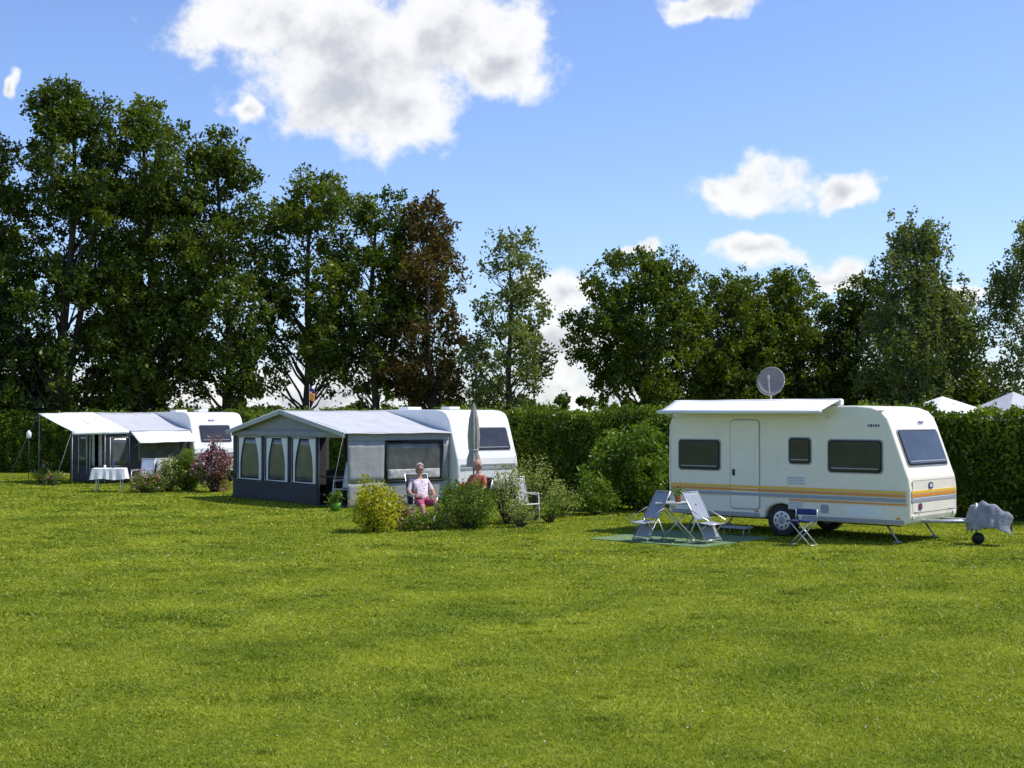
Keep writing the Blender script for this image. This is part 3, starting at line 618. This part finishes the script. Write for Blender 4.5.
def caravan_simple(name,loc,ang,Lc,Wd,zt,win):
    g=grp(name,(loc[0],loc[1],0),ang); caravan_body(g,Lc,Wd,zt,Lc*.48,white)
    cwindow(g,0,win[1]-win[0],0,.62,rot=(-th,0,90),loc=(Lc-.205,(win[0]+win[1])/2,1.72))
    for z,h,m in ((1.02,.04,greyst),(.92,.07,greyst)): box('front_stripe',g,(Lc+.030,Wd/2,z),(.008,Wd-.2,h),m,bv=0)
    cwindow(g,.4,1.5,1.25,1.85); 
    rrect('gas_locker',g,(Lc+.016,Wd/2,.72),Wd-.5,.34,.05,.008,white,(0,0,90))
    rrect('front_lamp',g,(Lc+.02,.2,.5),.14,.08,.02,.02,red,(0,0,90)); rrect('front_lamp',g,(Lc+.02,Wd-.2,.5),.14,.08,.02,.02,red,(0,0,90))
    for k in range(5): box('lettering',g,(Lc-.355,Wd*.35+k*.055,2.22),(.006,.035,(.04,.06,.04,.05,.04)[k]),blue,bv=0,rot=(0,-19,0))
    box('roof_hatch',g,(Lc*.35,Wd/2,zt+.05),(.5,.5,.09),white,bv=.03); box('roof_hatch',g,(Lc*.7,Wd/2,zt+.05),(.4,.4,.08),white,bv=.03)
    return g
def loc2(o,ang,x,y):
    c=math.cos(rad(ang));s=math.sin(rad(ang)); return (o[0]+x*c-y*s,o[1]+x*s+y*c)
caravan_simple('parked_caravan',loc2(TV,TA,LX+.06,5.3),TA-90,5.6,2.15,2.53,(.75,1.95))

# ---------------------------------------------------------------- left awning + caravan
caravan_simple('parked_caravan',loc2(LV,LA,0.03,5.0),LA-90,5.3,2.15,2.52,(.35,1.55))
Q=grp('awning_tent',(LV[0],LV[1],0),LA); X0=-2.35; X1=-4.4
sheet('roof_grey',Q,[(X0,-.05,1.84),(0,-.05,1.84),(0,3.1,2.5),(X0,3.1,2.5)],greyfab,14,8,.05,.01,.01,1)
sheet('sun_canopy',Q,[(X1,-.05,1.83),(X0,-.05,1.86),(X0,3.1,2.52),(X1,3.1,2.46)],whitefab,14,8,.08,.012,.01,2)
sheet('canopy_valance',Q,[(X1,-.05,1.72),(X0,-.05,1.75),(X0,-.05,1.86),(X1,-.05,1.83)],whitefab,14,2,0,.01,.008,3)
sheet('window_flap',Q,[(-2.2,-.62,1.42),(-.05,-.62,1.46),(-.02,-.06,1.82),(-2.3,-.06,1.82)],whitefab,14,5,.03,.01,.01,4)
XW=-3.2
wall_panel(Q,'y',XW,0,0,1.84,darkfab,sd=5); wall_panel(Q,'y',-2.0,-.4,.75,1.5,clearw,-.03,'side_window',6,.004); wall_panel(Q,'y',-3.0,-2.35,.65,1.6,clearw,-.03,'side_window',6,.004)
tubes('piping',Q,[([(-3.03,-.04,.62),(-2.32,-.04,.62),(-2.32,-.04,1.62),(-3.03,-.04,1.62),(-3.03,-.04,.62)],.014)],whitefab,5)
wall_panel(Q,'x',0,3.1,0,.6,darkfab,XW,sd=7); wall_panel(Q,'x',1.3,3.1,.6,2.0,darkfab,XW,sd=8); wall_panel(Q,'x',.25,.55,.6,1.85,curtain,XW,'curtain',8); wall_panel(Q,'x',.9,1.15,.6,1.85,curtain,XW,'curtain',8)
wall_panel(Q,'x',0.0,.1,.6,1.85,midfab,XW,sd=8)
meshobj('gable_fill',[(XW,0,1.80),(XW,3.1,1.98),(XW,3.1,2.45)],[(0,1,2)],midfab,Q)
wall_panel(Q,'x',1.5,2.2,.75,1.7,clearw,XW-.03,'window_film',9,.004)
for a in (1.48,2.22,1.2): tubes('piping',Q,[([(XW-.04,a,.3),(XW-.04,a,1.85)],.015)],whitefab,5)
tubes('poles',Q,[([(X1+.03,0,0),(X1+.03,0,1.83)],.014),([(X1+.03,3.05,0),(X1+.03,3.05,2.45)],.014),([(XW,0,0),(XW,0,1.84)],.014)],steel,6)
tubes('flap_struts',Q,[([(-2.2,-.6,1.42),(-2.2,-.02,1.25)],.01),([(-.1,-.6,1.46),(-.1,-.02,1.25)],.01)],steel,6)
tubes('guy_ropes',Q,[([(X1,0,1.82),(-5.2,-.5,0)],.004),([(X1,3.1,2.45),(-5.4,3.4,0)],.004)],greyfab,4)
wall_panel(Q,'y',XW,0,0,2.4,darkfab,3.1,sd=12)
tb=grp('garden_table',(-12.55,40.6,0),10)
tubes('table_legs',tb,[([(x,y,0),(x*.9,y*.9,.7)],.018) for x in (-.38,.38) for y in (-.28,.28)],white,8)
box('table_top',tb,(0,0,.71),(.95,.75,.025),white)
V=[];F=[];K=64
for j in range(7):
    for k in range(K):
        a=2*math.pi*k/K; ca,sa=math.cos(a),math.sin(a); m_=max(abs(ca)/.49,abs(sa)/.39); bx,by=ca/m_,sa/m_
        o_=1+.03*j*(1+.7*math.sin(a*14))*.5
        V.append((bx*o_,by*o_,.735-.055*j-(.02*j/6*math.sin(a*4))))
for j in range(6):
    for k in range(K): F.append((j*K+k,j*K+(k+1)%K,(j+1)*K+(k+1)%K,(j+1)*K+k))
F.append(tuple(range(K)))
meshobj('tablecloth',V,F,whitefab,tb,smooth=False)
tubes('bottle',tb,[([(.1,0,.74),(.1,0,.88),(.1,0,.93),(.1,0,1.0)],[.035,.035,.014,.014])],blue,10); tubes('cup',tb,[([(-.15,.05,.74),(-.15,.05,.83)],[.03,.04])],white,10)

def garden_chair(loc,rz,fab,fr,nm='garden_chair',high=1.0,lean=.16):
    c=grp(nm,loc,rz); w=.26; yt=.18+lean
    tubes('frame',c,[([(-w,-.24,0),(-w,-.2,.62),(-w,.2,.64)],.014),([(w,-.24,0),(w,-.2,.62),(w,.2,.64)],.014),([(-w,.28,0),(-w,-.22,.43)],.012),([(w,.28,0),(w,-.22,.43)],.012),
      ([(-w,.18,.40),(-w*.95,yt,high),(w*.95,yt,high),(w,.18,.40)],.014),([(-w,-.22,.43),(w,-.22,.43)],.012),([(-w,.18,.4),(-w,-.22,.43)],.013),([(w,.18,.4),(w,-.22,.43)],.013)],fr,8)
    for x in (-w,w): box('armrest',c,(x,0,.655),(.05,.42,.022),fr)
    sheet('seat',c,[(-w+.01,-.22,.435),(w-.01,-.22,.435),(w-.01,.18,.405),(-w+.01,.18,.405)],fab,6,6,.03,.002,.012)
    sheet('backrest',c,[(-w+.01,.19,.44),(w-.01,.19,.44),(w*.93,yt+.005,high-.02),(-w*.93,yt+.005,high-.02)],fab,6,8,.0,.003,.012)
    return c
garden_chair((-11.7,41.2,0),-20,whitefab,alu); garden_chair((-11.0,41.5,0),30,greyfab,white)
px_,py_=loc2(TV,TA,.45,.75); garden_chair((px_,py_,.02),-30,whitefab,white,high=1.12)
garden_chair((.25,28.4,0),35,greyfab,white); 

# ---------------------------------------------------------------- people
def skin_obj(name,verts,edges,radii,labels,mats,parent,sub=2):
    me=bpy.data.meshes.new(name+'_sk'); me.from_pydata(verts,edges,[]); o=bpy.data.objects.new(name+'_sk',me); COL.objects.link(o)
    sk=o.modifiers.new('Skin','SKIN'); sk.use_smooth_shade=True
    for i,r_ in enumerate(radii):
        s_=me.skin_vertices[0].data[i]; s_.radius=(r_,r_) if not isinstance(r_,tuple) else r_; s_.use_root=(i==0)
    ss=o.modifiers.new('Sub','SUBSURF'); ss.levels=sub; ss.render_levels=sub
    dg=bpy.context.evaluated_depsgraph_get(); dg.update(); nm=bpy.data.meshes.new_from_object(o.evaluated_get(dg)); nm.name=name
    bpy.data.objects.remove(o)
    nm.materials.clear()
    for m_ in mats: nm.materials.append(m_)
    E=[(np.array(verts[a]),np.array(verts[b_]),labels[b_]) for a,b_ in edges]
    for f in nm.polygons:
        c=np.array(f.center); best=9;lb=0
        for a,b_,l_ in E:
            d_=b_-a; t_=np.clip(np.dot(c-a,d_)/np.dot(d_,d_),0,1); q=np.linalg.norm(c-a-d_*t_)
            if q<best: best=q;lb=l_
        f.material_index=lb; f.use_smooth=True
    return link(bpy.data.objects.new(name,nm),parent)
def person(name,loc,rz,shirt,pants,shoe,hair,bald=False,scale=.95,longhair=False,turn=0,glasses=False):
    g=grp(name,loc,rz); g.scale=(scale,)*3
    mats=[shirt,pants,skinm,shoe]
    # relaxed, reclined seated pose: pelvis forward, back against the chair, feet stretched out
    v=[(0,-.03,.52),(0,.06,.68),(0,.16,.87),(0,.215,.99),(0,.215,1.06),(0,.205,1.13)]; r_=[.15,.14,.145,.09,.055,.05]; l_=[1,0,0,0,2,2]; e=[(0,1),(1,2),(2,3),(3,4),(4,5)]
    for s in (-1,1):
        k=len(v); asy=.03*s
        v+= [(s*.17,.20,.97),(s*.26,.12,.77),(s*.262,-.0,.70),(s*.20,-.20,.69+asy*.3),(s*.185,-.25,.682)]; r_+=[.065,.047,.042,.027,(.032,.016)]; l_+=[0,0,2,2,2]; e+=[(2,k),(k,k+1),(k+1,k+2),(k+2,k+3),(k+3,k+4)]
        k=len(v)
        v+= [(s*.10,-.08,.52),(s*.15,-.46,.52+asy),(s*.155,-.50,.46+asy),(s*.15,-.66-asy*2,.11),(s*.155,-.69-asy*2,.06),(s*.175,-.82-asy*2,.05)]; r_+=[.10,.070,.06,.042,.04,.033]; l_+=[1,1,2,2,3,3]; e+=[(0,k)]+[(k+i,k+i+1) for i in range(5)]
    skin_obj('body',v,e,r_,l_,mats,g)
    for s in (-1,1):
        for i,(dx,ln) in enumerate(((-.027,.062),(-.009,.074),(.009,.07),(.027,.055))):
            b0=Vector((s*.185+dx,-.25,.682)); p1=b0+Vector((dx*.3,-ln*.55,-.004)); p2=p1+Vector((dx*.1,-ln*.35,-.022)); p3=p2+Vector((0,-ln*.12,-.024))
            skin_obj('finger',[tuple(b0),tuple(p1),tuple(p2),tuple(p3)],[(0,1),(1,2),(2,3)],[.0095,.009,.008,.006],[0]*4,[skinm],g,1)
        b0=Vector((s*.185-s*.02,-.225,.682)); p1=b0+Vector((-s*.026,-.03,0)); p2=p1+Vector((-s*.01,-.03,-.010))
        skin_obj('thumb',[tuple(b0),tuple(p1),tuple(p2)],[(0,1),(1,2)],[.012,.010,.008],[0]*3,[skinm],g,1)
    hd=bpy.data.objects.new('head_group',None); link(hd,g); hd.location=(0,.185,1.225); hd.rotation_euler=(rad(6),rad(3),rad(turn))
    hc=Vector((0,0,0))
    bm=bmesh.new(); bmesh.ops.create_uvsphere(bm,u_segments=32,v_segments=24,radius=1)
    for w in bm.verts:
        x,y,z=w.co; fx=.076*(1-.22*max(0,-z)); fy=.096; fz=.118
        nx_,ny_,nz_=x*fx,y*fy-(0.012*max(0,-z) if y<0 else -.018*max(0,-z)),z*fz
        if y<-.2:
            ny_-=.022*math.exp(-((x/.16)**2+((z+.12)/.2)**2))
            ny_+=.009*(math.exp(-(((abs(x)-.38)/.2)**2+((z-.05)/.13)**2)))
            ny_-=.006*math.exp(-((x/.35)**2+((z+.48)/.08)**2)); ny_-=.005*math.exp(-((x/.3)**2+((z+.85)/.15)**2))
        w.co=(nx_,ny_,nz_)
    me=bpy.data.meshes.new('head'); bm.to_mesh(me); bm.free(); me.materials.append(skinm); me.polygons.foreach_set('use_smooth',[True]*len(me.polygons))
    h=link(bpy.data.objects.new('head',me),hd)
    for s in (-1,1):
        blob('ear',hd,hc+Vector((s*.077,.008,-.005)),(.012,.022,.032),skinm,5,.05)
        blob('eye',hd,hc+Vector((s*.029,-.083,.008)),(.012,.008,.008),white,6,0); blob('pupil',hd,hc+Vector((s*.029,-.0905,.008)),(.005,.003,.005),black,6,0)
        blob('eyebrow',hd,hc+Vector((s*.03,-.091,.028)),(.017,.005,.004),hair,6,.1)
        if glasses: blob('sunglass_lens',hd,hc+Vector((s*.030,-.099,.006)),(.024,.005,.018),black,6,0); tubes('temple',hd,[([(s*.052,-.095,.01),(s*.08,0,.01)],.0025)],black,5)
    blob('mouth',hd,hc+Vector((0,-.092,-.056)),(.022,.006,.0045),M('lip',(.4,.16,.13),.5),6,0)
    bm=bmesh.new(); bmesh.ops.create_uvsphere(bm,u_segments=40,v_segments=28,radius=1)
    cut=[w for w in bm.verts if (w.co.z<(.45 if w.co.y<-.25 else (-.45 if not bald else -.35)+(.55 if w.co.y<.1 else 0)-(.35 if longhair else 0))) or (bald and w.co.z>.35) or (w.co.y<-.62)]
    bmesh.ops.delete(bm,geom=cut,context='VERTS')
    for w in bm.verts:
        k=1+.05*math.sin(w.co.x*14)*math.sin(w.co.z*11+w.co.y*9)+.02*math.sin(w.co.x*37+w.co.z*29)+(.10 if longhair else .0); w.co=(w.co.x*.083*k,w.co.y*.106*k+.004,w.co.z*.126*k)
    me=bpy.data.meshes.new('hair'); bm.to_mesh(me); bm.free(); me.materials.append(hair); me.polygons.foreach_set('use_smooth',[True]*len(me.polygons))
    h=link(bpy.data.objects.new('hair',me),hd); s_=h.modifiers.new('s','SOLIDIFY'); s_.thickness=.012
    return g
pinktop=M('white_pink_top',(.66,.56,.60),.85,.4,18,.3); shorts=M('shorts',(.40,.08,.14),.85,.2); shoe=M('sandals',(.12,.07,.05),.7)
garden_chair((-1.93,28.0,0),22,darkfab,alu,high=1.08,lean=.26); person('seated_woman',(-1.93,28.0,-.03),22,pinktop,shorts,shoe,hairg,longhair=True,scale=1.0,turn=-8,glasses=True)
garden_chair((-.88,28.5,0),-40,darkfab,alu,high=1.0,lean=.26); person('seated_man',(-.88,28.5,-.02),-40,M('tan_shirt',(.42,.10,.07),.8,.15),M('dark_shorts',(.06,.07,.1),.85,.15),shoe,hairg,bald=True,scale=1.05,turn=-15)
sb=grp('side_table',(-1.42,28.9,0)); 
tubes('side_table_top',sb,[([(0,0,.55),(0,0,.575)],[.25,.25])],white,24); tubes('side_table_legs',sb,[([(.2*math.cos(a),.2*math.sin(a),0),(-.1*math.cos(a),-.1*math.sin(a),.55)],.011) for a in (0,2.1,4.2)],white,6)

p=grp('closed_parasol',(-.90,30.6,0)); tubes('pole',p,[([(0,0,0),(0,0,2.66)],.02)],wood,8); tubes('base',p,[([(0,0,0),(0,0,.08)],[.25,.22])],greypl,20)
V=[];F=[];K=32;prof=[(2.66,.015),(2.5,.05),(2.3,.09),(1.9,.12),(1.6,.105),(1.5,.09),(1.35,.13),(1.15,.145)]
for z,r_ in prof:
    for k in range(K):
        a=2*math.pi*k/K; q=r_*(1+.22*math.cos(a*8)+.05*math.sin(a*3)); V.append((q*math.cos(a),q*math.sin(a),z))
for j in range(len(prof)-1):
    for k in range(K): F.append((j*K+k,j*K+(k+1)%K,(j+1)*K+(k+1)%K,(j+1)*K+k))
meshobj('folded_canopy',V,F,beige,p,smooth=True); tubes('strap',p,[([(0,0,1.53),(0,0,1.57)],.11)],greyfab,16)

q=grp('garden_lantern',(-16.6,44.7,0)); tubes('post',q,[([(0,0,0),(0,0,1.65)],.012)],black,6); tubes('lamp',q,[([(0,0,1.6),(0,0,1.64),(0,0,1.8),(0,0,1.88)],[.04,.08,.08,.01])],whitefab,10)
q=grp('flag_pole',(-6.0,38.5,0)); tubes('pole',q,[([(0,0,0),(0,0,3.3)],.008)],greypl,6)
sheet('flag_orange',q,[(0,0,2.85),(.14,.02,2.75),(.16,.02,3.0),(0,0,3.1)],orange,5,4,0,.01,.004,1); sheet('flag_blue',q,[(0,0,3.1),(.16,.02,3.0),(.16,.02,3.12),(0,0,3.25)],blue,5,4,0,.01,.004,2)
for nm,(x,y,w,h,m_) in {'a':(13.9,42,1.35,3.0,whitefab),'b':(16.2,42,1.3,3.15,greyfab)}.items():
    q=grp('party_tent',(x,y,0),20); e=2.35
    V=[(-w,-w,e),(w,-w,e),(w,w,e),(-w,w,e),(0,0,h),(-w,-w,e-.25),(w,-w,e-.25),(w,w,e-.25),(-w,w,e-.25)]
    meshobj('canopy',V,[(0,1,4),(1,2,4),(2,3,4),(3,0,4),(0,1,6,5),(1,2,7,6),(2,3,8,7),(3,0,5,8)],m_,q)
    tubes('poles',q,[([(sx*w,sy*w,0),(sx*w,sy*w,e)],.025) for sx in (-1,1) for sy in (-1,1)],steel,6)
